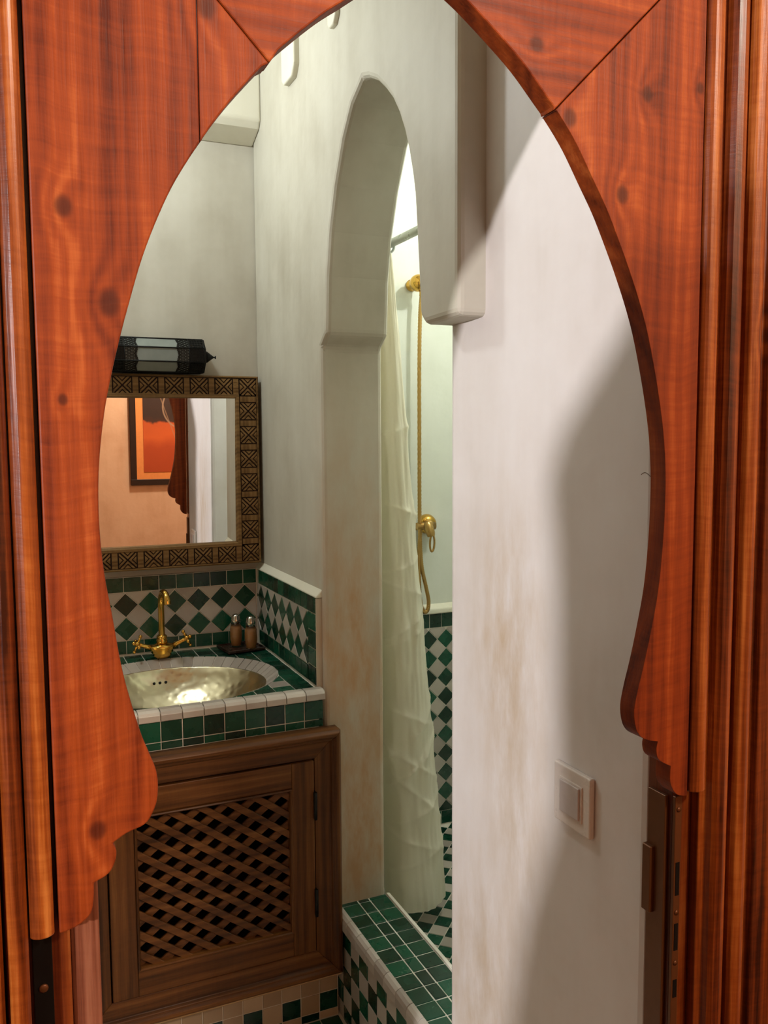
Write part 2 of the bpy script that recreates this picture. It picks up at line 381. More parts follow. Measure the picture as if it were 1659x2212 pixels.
row(wall_arch, O, (0,-1,0), Z, NX, -2.510, -2.045, .8455, .8860, GREEN, .0490, -2.491)
diamonds(wall_arch, O, (0,-1,0), Z, NX, -2.510, -2.045, .8860, 1.0245, -2.260, .9870)
for k in range(4): tile(wall_arch, rect(-2.045, -1.989, 1.0245-.0448*(k+1), 1.0245-.0448*k), O, (0,-1,0), Z, NX, GREEN)

# -------- shower wall and floor tiles
MB().box(.875, 1.90, 2.6515, 2.66, .075, .843).build('splash_bed', GROUT, wall_shower)
MB().prism([(2.63,.846),(2.66,.846),(2.66,.878),(2.645,.872),(2.63,.864)], yz, .875, 1.90).build('ledge', PLL, wall_shower, .004, 2)
O = (0, 2.6515, 0)
row(wall_shower, O, X, Z, NY, 1.02, 1.72, .7925, .8425, GREEN, .0470, 1.351-.047*8)
diamonds(wall_shower, O, X, Z, NY, 1.02, 1.72, .1265, .7925, 1.416, .751, .0345)
row(wall_shower, O, X, Z, NY, 1.02, 1.72, .078, .1265, GREEN, .0470, 1.351-.047*8)
c45 = math.cos(PI/4); p_ = .0460
for i in range(-22, 34):
    for j in range(14, 66):
        u, v = (i+.5)*p_, (j+.5)*p_
        cx, cy = c45*(u-v)+1.60, c45*(u+v)+.60
        if not (.90 < cx < 1.47 and 1.86 < cy < 2.648): continue
        h = p_/2-.0012
        q = [((cx+c45*(a-b)), (cy+c45*(a+b))) for a, b in ((-h,-h),(h,-h),(h,h),(-h,h))]
        tile(shower_floor, clip_rect(q, .888, 1.60, 1.3, 2.650), (0,0,.075), X, Y, Z, GREEN if (i+j) % 2 else WHITE, jit=.5)

# -------- bathroom floor tiles in front of the cabinet
for i in range(9):
    for j in range(9):
        x1 = .734-.05*i; y1 = 1.951-.05*j
        tile(floor, rect(x1-.05, x1, y1-.05, y1), (0,0,-.003), X, Y, Z, GREEN if (j == 0 or (i+j) % 2 == 0) else WHITE)

# ================================================================== vanity counter
ctr = thing('vanity_counter', 'green glazed tile vanity counter with white rounded edge around the sunken basin', 'counter')
HC, HA, HB = (.39, 2.19), .232, .197; RCx, RA, RB = (.39, 2.212), .270, .226
def ell(c, a, b, q): return (c[0]+a*math.cos(q), c[1]+b*math.sin(q))
x0, x1, y0, y1, zt, zb = -.02, .702, 1.9570, 2.5145, .8385, .752
mb = MB(); n = 96; vt = []
for k in range(n):
    q = 2*PI*k/n; e = ell(HC, HA, HB, q); dx, dy = math.cos(q), math.sin(q)
    tt = min(((x1-HC[0])/dx if dx > 1e-9 else (x0-HC[0])/dx if dx < -1e-9 else 9), ((y1-HC[1])/dy if dy > 1e-9 else (y0-HC[1])/dy if dy < -1e-9 else 9))
    r = (HC[0]+dx*tt, HC[1]+dy*tt)
    g_ = ell(RCx, RA, RB, math.atan2((r[1]-RCx[1])/RB, (r[0]-RCx[0])/RA)); g_ = (min(max(g_[0], x0+.004), x1-.004), min(max(g_[1], y0+.004), y1-.004))
    vt += [(e[0], e[1], .79), (e[0], e[1], .8235), (g_[0], g_[1], zt), (r[0], r[1], zt), (r[0], r[1], zb)]
mb.add(vt, [(5*k+j, 5*((k+1) % n)+j, 5*((k+1) % n)+j+1, 5*k+j+1) for k in range(n) for j in range(4)])
mb.build('grout_bed', GROUT, ctr)
# top tiles, cut against the white ring round the basin
O = (0, 0, zt); pit = .049
wx, wy = .622, 2.075
for i in range(15):
    for j in range(11):
        a1 = .6975-pit*i; b0 = 1.9865+pit*j
        q = clip_rect(rect(a1-pit, a1, b0, b0+pit), -.02, .697, 1.9865, 2.5095)
        if not q: continue
        cx, cy = a1-pit/2, b0+pit/2
        ang = math.atan2((cy-RCx[1])/RB, (cx-RCx[0])/RA)
        ex, ey = ell(RCx, RA, RB, ang); nx, ny = math.cos(ang)/RA, math.sin(ang)/RB; L = math.hypot(nx, ny); nx /= L; ny /= L
        q = clip(q, -nx, -ny, -(nx*ex+ny*ey)-.0014)
        if len(q) >= 3: tile(ctr, q, O, X, Y, Z, WHITE if (a1-pit < wx < a1 and b0 < wy < b0+pit) else GREEN)
k0, k1, nk = -62, 242, 44
for k in range(nk):
    qa, qb = [math.radians(k0+(k1-k0)*(k+d)/nk) for d in (.035, .965)]
    qm = (qa+qb)/2; i_ = [(*ell(HC, HA+.001, HB+.001, q), .8262) for q in (qa, qm, qb)]; o__ = [(*ell(RCx, RA, RB, q), .8412) for q in (qa, qm, qb)]
    top = i_+o__[::-1]; bot = [(p[0], p[1], p[2]-.005) for p in top]
    MB().add(top+bot, [(0,1,4,5), (1,2,3,4)]+[(j, (j+1) % 6, 6+(j+1) % 6, 6+j) for j in range(6)]).build('ring_tile', WHITE, ctr, .0006, 1, 50)
# front edge: white rounded trim, two rows of green
for k in range(15):
    a, b = .7095-.0495*(k+1)+.001, .7095-.0495*k-.001
    MB().prism([(1.9862,.8380),(1.9862,.8436),(1.966,.8440),(1.956,.8410),(1.9510,.8350),(1.9500,.8210),(1.958,.8200)], yz, a, b).build('trim_tile', WHITE, ctr, .0006, 1)
O = (0, 1.9570, 0)
row(ctr, O, X, Z, NY, 0, .7045, .7715, .8195, GREEN, .0489, .314-.0489*7)
row(ctr, O, X, Z, NY, 0, .7045, .7530, .7715, GREEN, .0489, .314-.0489*7)

# ================================================================== basin
bas = thing('washbasin', 'hammered silvery-brass oval basin sunk into the green counter', 'sink', (HC[0], HC[1], .69))
mb = MB(); prof = [(1.03,.8245),(1.004,.8258),(.992,.8235),(.955,.806),(.90,.788),(.82,.767),(.70,.744),(.54,.725),(.36,.713),(.20,.708),(.09,.707),(.09,.702),(1e-6,.702)]
mb.lathe([(r, z-.69) for r, z in prof], (0,0,0), seg=72, sx=HA, sy=HB, caps=False)
bowl = mb.build('bowl', HAMMER, bas)
MB().lathe([(.026,.0180),(.026,.0205),(.021,.0215),(.019,.0190),(1e-6,.0185)], (0,0,0), seg=28).build('drain', BRASSM, bas)
for k in range(3):
    hx = .366+.0158*k-HC[0]; hy = HB*.912*math.sqrt(1-(hx/(HA*.912))**2)
    MB().lathe([(.0040,-.002),(.0040,.0010),(1e-6,.0010)], (hx, hy, .792-.69), (0,-.70,.72), seg=12).build('overflow_hole', HOLE, bas)

# ================================================================== vanity cabinet
cab = thing('vanity_cabinet', 'brown wooden cabinet front with lattice door beneath the green counter', 'cabinet')
cx0, cx1, cz0, cz1 = .115, .733, .135, .754
dx0, dx1, dz0, dz1 = .187, .665, .206, .685
def frame_piece(name, side, o, i, prof, mat, parent, cc, bevel=.0012):
    """mitred moulding between rectangle o and rectangle i; prof: list of (t 0..1, y)"""
    (ox0, ox1, oz0, oz1), (ix0, ix1, iz0, iz1) = o, i
    C = {'t': ((ox0,oz1),(ix0,iz1),(ox1,oz1),(ix1,iz1)), 'b': ((ox0,oz0),(ix0,iz0),(ox1,oz0),(ix1,iz0)),
         'l': ((ox0,oz0),(ix0,iz0),(ox0,oz1),(ix0,iz1)), 'r': ((ox1,oz0),(ix1,iz0),(ox1,oz1),(ix1,iz1))}[side]
    vs_ = []
    for e in (0, 2):
        for t_, y in prof: vs_.append((C[e][0]+(C[e+1][0]-C[e][0])*t_, y, C[e][1]+(C[e+1][1]-C[e][1])*t_))
    n = len(prof)
    return MB().add(vs_, [list(range(n)), list(range(n, 2*n))]+[(k, (k+1) % n, n+(k+1) % n, n+k) for k in range(n)]).build(name, mat, parent, bevel, 1)
moul = [(0,1.951),(0,1.912),(.10,1.905),(.22,1.905),(.30,1.911),(.36,1.911),(.42,1.918),(.9,1.921),(1,1.921),(1,1.951)]
for sd in 'tblr':
    frame_piece('face_frame', sd, (cx0,cx1,cz0,cz1), (dx0-.003,dx1+.003,dz0-.003,dz1+.003), moul, W_CABH if sd in 'tb' else W_CABV, cab, None)
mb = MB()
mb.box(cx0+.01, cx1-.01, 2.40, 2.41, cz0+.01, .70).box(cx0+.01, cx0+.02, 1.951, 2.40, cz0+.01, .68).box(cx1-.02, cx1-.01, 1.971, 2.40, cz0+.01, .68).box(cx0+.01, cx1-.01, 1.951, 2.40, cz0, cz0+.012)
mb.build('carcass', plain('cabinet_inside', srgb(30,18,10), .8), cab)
lx0, lx1, lz0, lz1 = .250, .602, .272, .618
sw = .056
door = bpy.data.objects.new('door', None); COL.objects.link(door); door.parent = cab
for a, b in ((dx0, dx0+sw), (dx1-sw, dx1)): MB().box(a, b, 1.916, 1.940, dz0, dz1).build('stile', W_CABV, door, .002, 2)
for a, b in ((dz0, dz0+sw+.003), (dz1-sw-.004, dz1)): MB().box(dx0+sw, dx1-sw, 1.9165, 1.940, a, b).build('rail', W_CABH, door, .002, 2)
for sd in 'tblr':
    frame_piece('glazing_bead', sd, (dx0+sw,dx1-sw,dz0+sw+.003,dz1-sw-.004), (lx0,lx1,lz0,lz1), [(0,1.94),(0,1.913),(.45,1.911),(.8,1.914),(1,1.922),(1,1.94)], W_CABH if sd in 'tb' else W_CABV, door, None, .0006)
ang = math.radians(36)
for layer, (sg, yA, yB, wd) in enumerate(((-1, 1.920, 1.9275, .0078), (1, 1.9275, 1.934, .0088))):
    d = (math.cos(ang), sg*math.sin(ang)); nn = (-d[1], d[0]); mid = ((lx0+lx1)/2, (lz0+lz1)/2)
    for k in range(-9, 10):
        o_ = k*.0378+.006
        q = [(mid[0]+nn[0]*(o_+e)+d[0]*s_, mid[1]+nn[1]*(o_+e)+d[1]*s_) for e, s_ in ((-wd,-.4),(-wd,.4),(wd,.4),(wd,-.4))]
        q = clip_rect(q, lx0-.003, lx1+.003, lz0-.003, lz1+.003)
        if len(q) < 3 or area(q) < 2e-4: continue
        MB().prism(q, xz, yB, yA).build('slat', W_CABH, door, .0012, 1)
for hz in (.575, .332):
    MB().box(.6625, .6685, 1.908, 1.93, hz-.033, hz+.033).lathe([(.0042,-.034),(.0042,.034)], (.6655,1.909,hz), seg=10).build('hinge', BLACKM, door)

# plinth with a plaster lip and tiled riser under the cabinet
pl = thing('vanity_plinth', 'low plinth with cream and green tiles beneath the wooden cabinet', 'plinth')
MB().box(-.02, .735, 1.9555, 2.50, -.003, .118).build('grout_bed', GROUT, pl)
MB().prism([(1.951,.116),(1.93,.119),(1.922,.126),(1.923,.133),(1.96,.1345),(1.96,.116)], yz, -.02, .735).build('plaster_lip', plaster('lip_plaster', srgb(150,116,78), srgb(190,160,118), srgb(206,182,146)), pl, .002, 2)
O = (0, 1.9555, 0)
CREAM = tilemat('cream_glazed_tile', srgb(160,138,112), srgb(186,166,140), rough=.3, spot=.1)
for k in range(14):
    b = .734-.049*k
    tile(pl, rect(b-.049, b, .067, .114), O, X, Z, NY, CREAM)
    tile(pl, rect(b-.049, b, .018, .067), O, X, Z, NY, GREEN if k % 2 == 0 else CREAM)
    tile(pl, rect(b-.049, b, -.002, .018), O, X, Z, NY, CREAM if k % 2 == 0 else GREEN)

# ================================================================== shower curb
curb = thing('shower_curb', 'low shower curb wall topped with three columns of green tiles', 'curb', (0,0,0))
MB().box(.7415, .8845, 1.405, 1.970, -.003, .2755).build('grout_bed', GROUT, curb)
O = (0, 0, .2755)
ys = [1.969]+[1.955-.0522*i for i in range(11)]
for a, b in ((.7475,.7955), (.7955,.8262), (.8262,.8755)):
    for k in range(len(ys)-1): tile(curb, rect(a, b, ys[k+1], ys[k], .0019), O, X, Y, Z, GREEN, jit=1.0)
yy = 1.968
for L in (.085, .062, .058, .05, .052, .062, .055, .05, .06, .03):
    MB().prism([(.7480,.2750),(.7480,.2808),(.7400,.2795),(.7335,.2745),(.7305,.2660),(.7310,.2440),(.7425,.2435)], lambda a, b, c: (a, c, b), yy-L+.0012, yy).build('trim_tile', WHITE, curb, .0006, 1)
    yy -= L
MB().prism([(.8762,.2700),(.8762,.2800),(.8850,.2790),(.8880,.2740),(.8880,.075),(.8840,.075)], lambda a, b, c: (a, c, b), 1.405, 1.969).build('inner_trim', GROUT, curb, .001, 1)
O = (.7415, 0, 0)
ys = [1.969]+[1.9285-.0527*i for i in range(10)]
for c in range(len(ys)-1):
    for r in range(5):
        zt_, zb_ = .2435-.0510*r, max(.2435-.0510*(r+1), -.002)
        tile(curb, rect(-ys[c], -ys[c+1], zb_, zt_), O, (0,-1,0), Z, NX, GREEN if (c+r) % 2 else WHITE, jit=1.0)

# ================================================================== carved mirror
mir = thing('mirror', 'square mirror in a brown wooden frame carved with chevron crosses above the basin', 'mirror')
mx0, mx1, mz0, mz1 = .079, .704, 1.089, 1.635
FW = .071; yF = 2.478
for sd in 'tblr':
    frame_piece('frame_rail', sd, (mx0,mx1,mz0,mz1), (mx0+FW,mx1-FW,mz0+FW-.005,mz1-FW+.005),
                [(0,2.53),(0,yF),(.07,yF-.003),(.085,yF+.001),(.80,yF+.001),(.82,yF-.003),(.94,yF-.003),(1,yF+.006),(1,2.53)], W_MIR, mir, None, .0008)
gl = MB().box(mx0+FW-.004-.3915, mx1-FW+.004-.3915, -.003, .003, mz0+FW-.009-1.362, mz1-FW+.009-1.362).build('glass', MIRROR, mir, loc=(.3915, yF+.014, 1.362))
GL_ROT = (1.4, -0.9)
gl.rotation_euler = (math.radians(GL_ROT[0]), 0, math.radians(GL_ROT[1]))
def motif_mesh():
    mb = MB(); s_ = .0246; g_ = .0012
    for q in range(4):
        ca, sa = [(1,0),(0,1),(-1,0),(0,-1)][q]
        R2 = lambda p: (p[0]*ca-p[1]*sa, p[0]*sa+p[1]*ca)
        def tri(k): return [(0, k), (s_-k-g_, s_-g_), (-(s_-k-g_), s_-g_)]   # apex towards the centre
        steps = [(.0030, .0100), (.0142, None)]
        for a, b in steps:
            if b is None:
                mb.prism([R2(p) for p in tri(a)], lambda x, z, y: (x, y, z), 0, -.0030)
            else:
                for sg in (1, -1):
                    pg = [(0,a), (sg*(s_-a-g_), s_-g_), (sg*(s_-b-g_), s_-g_), (0,b)]
                    mb.prism([R2(p) for p in pg], lambda x, z, y: (x, y, z), 0, -.0030)
    return mb.mesh('carved_cross')
mot = motif_mesh(); mot.materials.append(W_MIR)
sep = MB(); sep.box(-.0078, .0078, -.0022, 0, -.0235, .0235)
for k in range(5): sep.box(-.0074+.0008*(k % 2), .004+.003*((k*7) % 3-1), -.0032, -.0018, -.021+.0088*k, -.0165+.0088*k)
sepm = sep.mesh('tick_block'); sepm.materials.append(W_MIR)
def put(me, name, parent, loc, ry=0):
    o = bpy.data.objects.new(name, me); COL.objects.link(o); o.parent = parent; o.location = loc; o.rotation_euler = (0, ry, 0); return o
yM = yF+.0012; off = FW*.443
MB().box(mx0+.0062, mx1-.0062, yM-.0008, yM+.004, mz1-.0565, mz1-.0062).box(mx0+.0062, mx1-.0062, yM-.0008, yM+.004, mz0+.0062, mz0+.0565).box(mx0+.0062, mx0+.0565, yM-.0008, yM+.004, mz0+.05, mz1-.05).box(mx1-.0565, mx1-.0062, yM-.0008, yM+.004, mz0+.05, mz1-.05).build('carved_ground', W_MIRD, mir)
px_ = [mx1-off-(mx1-mx0-2*off)/8*k for k in range(9)]
pz_ = [mz1-off-(mz1-mz0-2*off)/7*k for k in range(8)]
for zc in (mz1-off, mz0+off):
    for k, xc in enumerate(px_):
        put(mot, 'carved_cross', mir, (xc, yM, zc))
        if k: put(sepm, 'tick_block', mir, ((xc+px_[k-1])/2, yM, zc))
for xc in (mx1-off, mx0+off):
    for k, zc in enumerate(pz_):
        if 0 < k < 7: put(mot, 'carved_cross', mir, (xc, yM, zc))
        if k: put(sepm, 'tick_block', mir, (xc, yM, (zc+pz_[k-1])/2), PI/2)

# ================================================================== lantern lying on the mirror
lan = thing('lantern', 'black pierced-metal lantern with frosted panes lying on top of the mirror', 'lantern', (0, 2.482, 1.6865))
lr = .0475; lxa, lxb = .283, .541; NS = 8
av = [(lr*math.cos(PI/8+2*PI*k/8)/math.cos(PI/8)*.96, lr*math.sin(PI/8+2*PI*k/8)/math.cos(PI/8)*.96) for k in range(8)]
fr = MB()
for (a, b) in av: fr.tube([(lxa, a, b), (lxb, a, b)], .0021, 6)
for xx in (lxa, lxa+.042, lxb-.042, lxb-.002):
    fr.tube([(xx, a, b) for a, b in av+[av[0]]], .0019, 6)
fr.build('frame', BLACKM, lan)
def oct_ring(r, x): return [(x, r*math.cos(PI/8+2*PI*k/8), r*math.sin(PI/8+2*PI*k/8)) for k in range(8)]
for x_a, x_b, nm in ((lxb-.002, lxb+.004, 'end_cap'), (lxa-.004, lxa+.002, 'end_cap')):
    MB().add(oct_ring(.0500, x_a)+oct_ring(.0500, x_b), [list(range(8)), list(range(8,16))]+[(k, (k+1) % 8, 8+(k+1) % 8, 8+k) for k in range(8)]).build(nm, BLACKM, lan, .002, 2)
MB().lathe([(.013,0),(.013,.006),(.016,.009),(.016,.012),(.010,.020),(.005,.027),(.002,.031),(.002,.034),(.0046,.035),(.0046,.037),(1e-6,.038)], (lxb+.004,0,0), X, 14).build('finial', BLACKM, lan)
def ring_flat(mb, cx, cy, r0, r1, h, n=8):
    vs_ = [(cx+r*math.cos(2*PI*k/n), cy+r*math.sin(2*PI*k/n), z) for z in (0, h) for r in (r0, r1) for k in range(n)]
    fs = []
    for k in range(n):
        k2 = (k+1) % n
        fs += [(2*n+k, 2*n+k2, 3*n+k2, 3*n+k), (k, k2, n+k2, n+k), (n+k, n+k2, 3*n+k2, 3*n+k), (k, k2, 2*n+k2, 2*n+k)]
    mb.add(vs_, fs)
hw = .0188
fil = MB(); Lf = .027
for i in range(4):
    for j in range(5):
        u = .004+i*.0074; v = (j-2)*.0082+(.0041 if i % 2 else 0)
        if abs(v) < hw-.001: ring_flat(fil, u, v, .0026, .0043, .0012, 6)
for k in range(7):
    v = (k-3)*.0058; ring_flat(fil, Lf+.005*(1-abs(k-3)/3.2)*-1+.006, v, .0014, .0034, .0012, 6)
film = fil.mesh('filigree'); film.materials.append(BLACKM)
sol = MB().box(0, .040, -hw, hw, 0, .0008)
ring_n = 0
for i in range(5):
    for j in range(4): ring_flat(sol, .005+i*.0075, (j-1.5)*.009, .0014, .0034, .0022, 6)
solm = sol.mesh('pierced_plate'); solm.materials.append(BLACKM)
pane = MB().box(lxa+.04, lxb-.04, -hw, hw, -.002, -.0006).mesh('pane'); pane.materials.append(FROST)
for k in range(8):
    q = 2*PI*(k+1)/8; ap = lr*.96
    n_ = Vector((0, math.cos(q), math.sin(q))); u_ = Vector((1,0,0)); v_ = n_.cross(u_)
    B = Matrix((u_, v_, n_)).transposed().to_4x4()
    def place(me, nm, x, flip=False):
        o = bpy.data.objects.new(nm, me); COL.objects.link(o); o.parent = lan
        F = Matrix.Rotation(PI, 4, 'Z') if flip else Matrix.Identity(4)
        o.matrix_local = Matrix.Translation(n_*ap+Vector((x,0,0))) @ B @ F
    place(pane, 'pane', 0); place(film, 'filigree', lxb-.042, True); place(film, 'filigree', lxa+.042); place(solm, 'pierced_plate', lxb-.041); place(solm, 'pierced_plate', lxa+.001)

# ================================================================== brass tap
FX, FY, FZ = .402, 2.440, .8435
tap = thing('mixer_tap', 'polished brass swan-neck basin tap with two cross handles', 'tap', (FX, FY, FZ))
mb = MB(); mb.lathe([(.018,0),(.020,.003),(.026,.008),(.0245,.012),(.031,.017),(.0295,.021),(.036,.026),(.0345,.029),(.040,.033),(.034,.037),(.021,.040),(.014,.044)], seg=28, sx=1, sy=.62)
mb.build('body', BRASS, tap)
mb = MB(); mb.lathe([(.014,.042),(.0155,.046),(.0155,.052),(.012,.055),(.0145,.058),(.0145,.062),(.0105,.066)], seg=20)
mb.build('collar', BRASS, tap)
sp = smooth_pts([(0,0,.060),(0,0,.10),(0,-.001,.148),(0,-.008,.172),(.001,-.026,.189),(.003,-.048,.191),(.005,-.064,.180),(.006,-.070,.162)], 7)
MB().tube(sp, [.0088]*(len(sp)-9)+[.0090]*4+[.0096]*5, 14).build('spout', BRASS, tap)
for sg, zz in ((-1, .046), (1, .050)):
    a = Vector((sg*.028, -.002, .031)); b = Vector((sg*.068, -.006, zz))
    arm = MB(); arm.tube([a, a.lerp(b, .4), a.lerp(b, .7), b], [.0085,.0065,.0058,.0070], 12)
    h = arm.build('handle', BRASS, tap)
    dv = (b-a).normalized(); u_ = Vector((sg*-.35, -.15, 1)); u_ = (u_-dv*u_.dot(dv)).normalized(); v_ = dv.cross(u_)
    cr_ = MB(); cr_.sphere(b, .0085, 14)
    for w_ in (u_, -u_, v_, -v_):
        cr_.tube([b, b+w_*.012, b+w_*.021], [.0040,.0032,.0040], 10); cr_.sphere(b+w_*.0235, .0052, 12)
    cr_.sphere(b+dv*.010, .0060, 12)
    cr_.build('cross_grip', BRASS, h)

# ================================================================== soap tray and bottles
tray = thing('soap_tray', 'small dark rectangular tray in the corner of the counter', 'tray', (.630, 2.452, .8438))
tray.rotation_euler = (0, 0, math.radians(7))
MB().box(-.054, .054, -.049, .049, .0005, .004).build('plate', DARKTRAY, tray, .001, 1)
MB().box(-.056, .056, -.051, -.048, 0, .0075).box(-.056, .056, .048, .051, 0, .0075).box(-.056, -.053, -.048, .048, 0, .0075).box(.053, .056, -.048, .048, 0, .0075).build('rim', DARKTRAY, tray, .0008, 1)
for k, (bx, by, lab) in enumerate(((.619, 2.462, 'round glass soap bottle with silver dome cap, nearer the tap'), (.650, 2.412, 'round glass soap bottle with silver dome cap, nearer the tiled side wall'))):
    b = thing('soap_bottle', lab, 'bottle', (bx, by, .8485), 'soap bottles on the tray')
    MB().lathe([(.0135,0),(.0155,.002),(.0140,.010),(.0165,.018),(.0175,.035),(.0170,.052),(.0150,.062),(.0130,.068)], seg=24).build('glass_body', GLASS, b)
    MB().lathe([(.0120,.004),(.0125,.012),(.0150,.019),(.0160,.035),(.0155,.052),(.0138,.060),(1e-6,.061)], seg=20).build('soap', SOAP, b)
    MB().lathe([(.0142,.067),(.0142,.080),(.0130,.082),(.0122,.089),(.0085,.0945),(.003,.0970),(1e-6,.0972)], seg=22).build('cap', CHROME, b)

# ================================================================== light switch
swi = thing('light_switch', 'square white light switch with grey rocker on the bare plaster wall', 'light switch', (.768, 1.0265, .921))
MB().box(-.0095, 0, -.0445, .0445, -.0455, .0455).build('plate', WPLAST, swi, .003, 3)
MB().box(-.0115, -.009, -.0275, .0275, -.0275, .0275).build('inner_frame', WPLAST, swi, .001, 2)
MB().box(-.0145, -.011, -.0235, .0235, -.0245, .0245).build('rocker', plain('grey_rocker', srgb(198,188,186), .32), swi, .0016, 3)

sc = MB()
sc.tube(smooth_pts([(.7678,.868+.012,1.406),(.7678,.890,1.411),(.7678,.898,1.408)], 4), .0004, 5)
tag(sc.build('scratch', plain('scratch_mark', srgb(96,80,66), .8), wall_right))
# ================================================================== shower fittings
br = thing('shower_holder', 'round polished brass shower holder high on the shower wall', 'shower holder', (1.287, 2.66, 1.960))
MB().lathe([(.018,0),(.020,.006),(.013,.012),(.013,.030),(.021,.036),(.027,.046),(.0285,.058),(.0265,.070),(.020,.080),(.010,.086),(1e-6,.087)], (0,0,0), NY, 26).build('knob', BRASS, br)
MB().tube([(.012,-.052,-.006),(.018,-.05,-.028),(.018,-.046,-.040)], [.010,.0095,.0085], 12).build('hose_socket', BRASS, br)
hp = smooth_pts([(1.305,2.614,1.925),(1.300,2.616,1.86),(1.297,2.617,1.70),(1.297,2.618,1.45),(1.298,2.620,1.25),(1.300,2.621,1.12),(1.306,2.621,1.02),(1.322,2.620,.945),(1.332,2.620,.895),(1.326,2.620,.862),(1.308,2.620,.868),(1.298,2.621,.93),(1.296,2.622,1.05),(1.302,2.622,1.135)], 26)
mb = MB(); mb.tube(hp, [.0062 if i % 2 else .0072 for i in range(len(hp))], 10)
tag(mb.build('shower_hose', BRASSM), 'ribbed brass shower hose hanging in a loop down the shower wall', 'hose')
va = thing('shower_valve', 'brass shower mixer valve with looped lever on the shower wall', 'shower valve', (1.343, 2.66, 1.158))
MB().lathe([(.034,0),(.0345,.006),(.031,.018),(.024,.027),(.015,.031)], (0,0,0), NY, 28).build('wall_dome', BRASS, va)
MB().lathe([(.016,.02),(.016,.042),(.0175,.048),(.0160,.056),(.006,.060),(1e-6,.060)], (-.012,0,0), NY, 22).tube([(-.055,-.036,-.004),(.015,-.036,-.004)], .013, 14).build('body', BRASSM, va)
lev = MB()
lev.tube(smooth_pts([(-.026,-.060,.010),(-.024,-.066,-.004),(-.019,-.070,-.022),(-.017,-.072,-.036)], 5), [.012+.004*math.sin(i/15*PI) for i in range(16)], 14)
lp = []
for k in range(25):
    q = 2*PI*k/24; lp.append((-.0145+.0085*math.cos(q), -.074-.002*math.sin(q), -.058+.029*math.sin(q)))
lev.tube(lp, .0036, 8, caps=False)
lev.build('lever', BRASSM, va)
rod = thing('curtain_rail', 'slim pale curtain rail running across the top of the shower', 'curtain rail', (.951, 0, 1.955))
MB().tube([(0,1.052,0),(0,2.66,0)], .0105, 14).build('rail', STEEL, rod)
for yy_ in (1.052, 2.649): MB().lathe([(.024,0),(.024,.004),(.016,.010)], (0, yy_ if yy_ < 2 else 2.66, 0), Y if yy_ < 2 else NY, 18).build('flange', STEEL, rod)

# ================================================================== shower curtain
from mathutils import noise as mnoise
T = [(.95,2.58),(.930,2.5),(.972,2.42),(.930,2.34),(.970,2.26),(.935,2.19),(.932,2.12),(.943,2.100),(.953,2.096),(.961,2.10),(.967,2.13),(.962,2.17)]
B = [(.99,2.6),(.96,2.5),(1.01,2.42),(.965,2.32),(.99,2.25),(.972,2.18),(.980,2.10),(1.022,2.078),(1.061,2.076),(1.098,2.092),(1.135,2.13),(1.148,2.18)]
TT = smooth_pts([(a, b, 0) for a, b in T], 8); BB = smooth_pts([(a, b, 0) for a, b in B], 8)
nu = len(TT); nv = 430; vs_ = []
for j in range(nv):
    v = j/(nv-1); z = 1.935-(1.935-.135)*v
    for i in range(nu):
        p = TT[i].lerp(BB[i], v**.92)
        t0 = TT[min(i+1, nu-1)].lerp(BB[min(i+1, nu-1)], v)-TT[max(i-1, 0)].lerp(BB[max(i-1, 0)], v)
        nrm = Vector((t0.y, -t0.x, 0)).normalized()
        d = .004*mnoise.noise(Vector((i*.14, z*3.2, 3)))+.0035*mnoise.noise(Vector((i*.35, z*9, 7)))*(.3+v)
        for zc, sl, am in ((1.47,.0008,.010), (1.27,-.0010,.009), (1.235,.0020,.006), (1.10,.0014,.010), (1.055,-.0012,.009), (.93,.0022,.010), (.905,.0016,.006), (.70,-.0018,.009), (.61,.0042,.013), (.575,-.003,.010), (.53,.0036,.012), (.50,-.0045,.009), (.40,.002,.008), (.34,-.0022,.011), (.27,.0015,.007)):
            e = abs(z-zc-sl*(i-nu*.6))/(.010 if z > zc+sl*(i-nu*.6) else .022)
            if e < 6: d += am*math.exp(-e)*(.25+1.3*abs(mnoise.noise(Vector((i*.10, zc*9, 1)))))
        vs_.append((p.x+nrm.x*d, p.y+nrm.y*d, z))
mb = MB(); mb.add(vs_, [(j*nu+i, j*nu+i+1, (j+1)*nu+i+1, (j+1)*nu+i) for j in range(nv-1) for i in range(nu-1)], True)
cur = thing('shower_curtain', 'cream vinyl shower curtain with fold creases hanging inside the arch', 'curtain', (0, 0, 0))
so = mb.build('sheet', VINYL, cur)
for q in (2, 14, 30, 46, 58, 74, 86):
    p = TT[min(q, nu-1)]
    MB().tube([(.951+.0175*math.cos(2*PI*k/18), p.y, 1.952+.0175*math.sin(2*PI*k/18)) for k in range(19)], .0022, 6, caps=False).build('ring', STEEL, cur)

# ================================================================== arched wooden door surround
LC = [(0.0337, 1.0151), (0.0484, 1.0181), (0.0611, 1.0273), (0.0644, 1.042), (0.0649, 1.056), (0.078, 1.0619), (0.0841, 1.0721), (0.0856, 1.0823), (0.0826, 1.09), (0.0955, 1.0971), (0.1111, 1.1021), (0.1189, 1.1117), (0.124, 1.1273), (0.1238, 1.1495), (0.1172, 1.1704), (0.1107, 1.189), (0.1022, 1.2219), (0.0951, 1.2558), (0.0889, 1.301), (0.0834, 1.3391), (0.0807, 1.3766), (0.0807, 1.4135), (0.083, 1.4461), (0.0881, 1.4826), (0.0945, 1.5129), (0.1026, 1.5453), (0.1119, 1.5779), (0.1246, 1.6187), (0.1405, 1.658), (0.1564, 1.6897), (0.1813, 1.7288), (0.2073, 1.7646), (0.2451, 1.8079), (0.2699, 1.8318), (0.2976, 1.8561), (0.3188, 1.8718)]
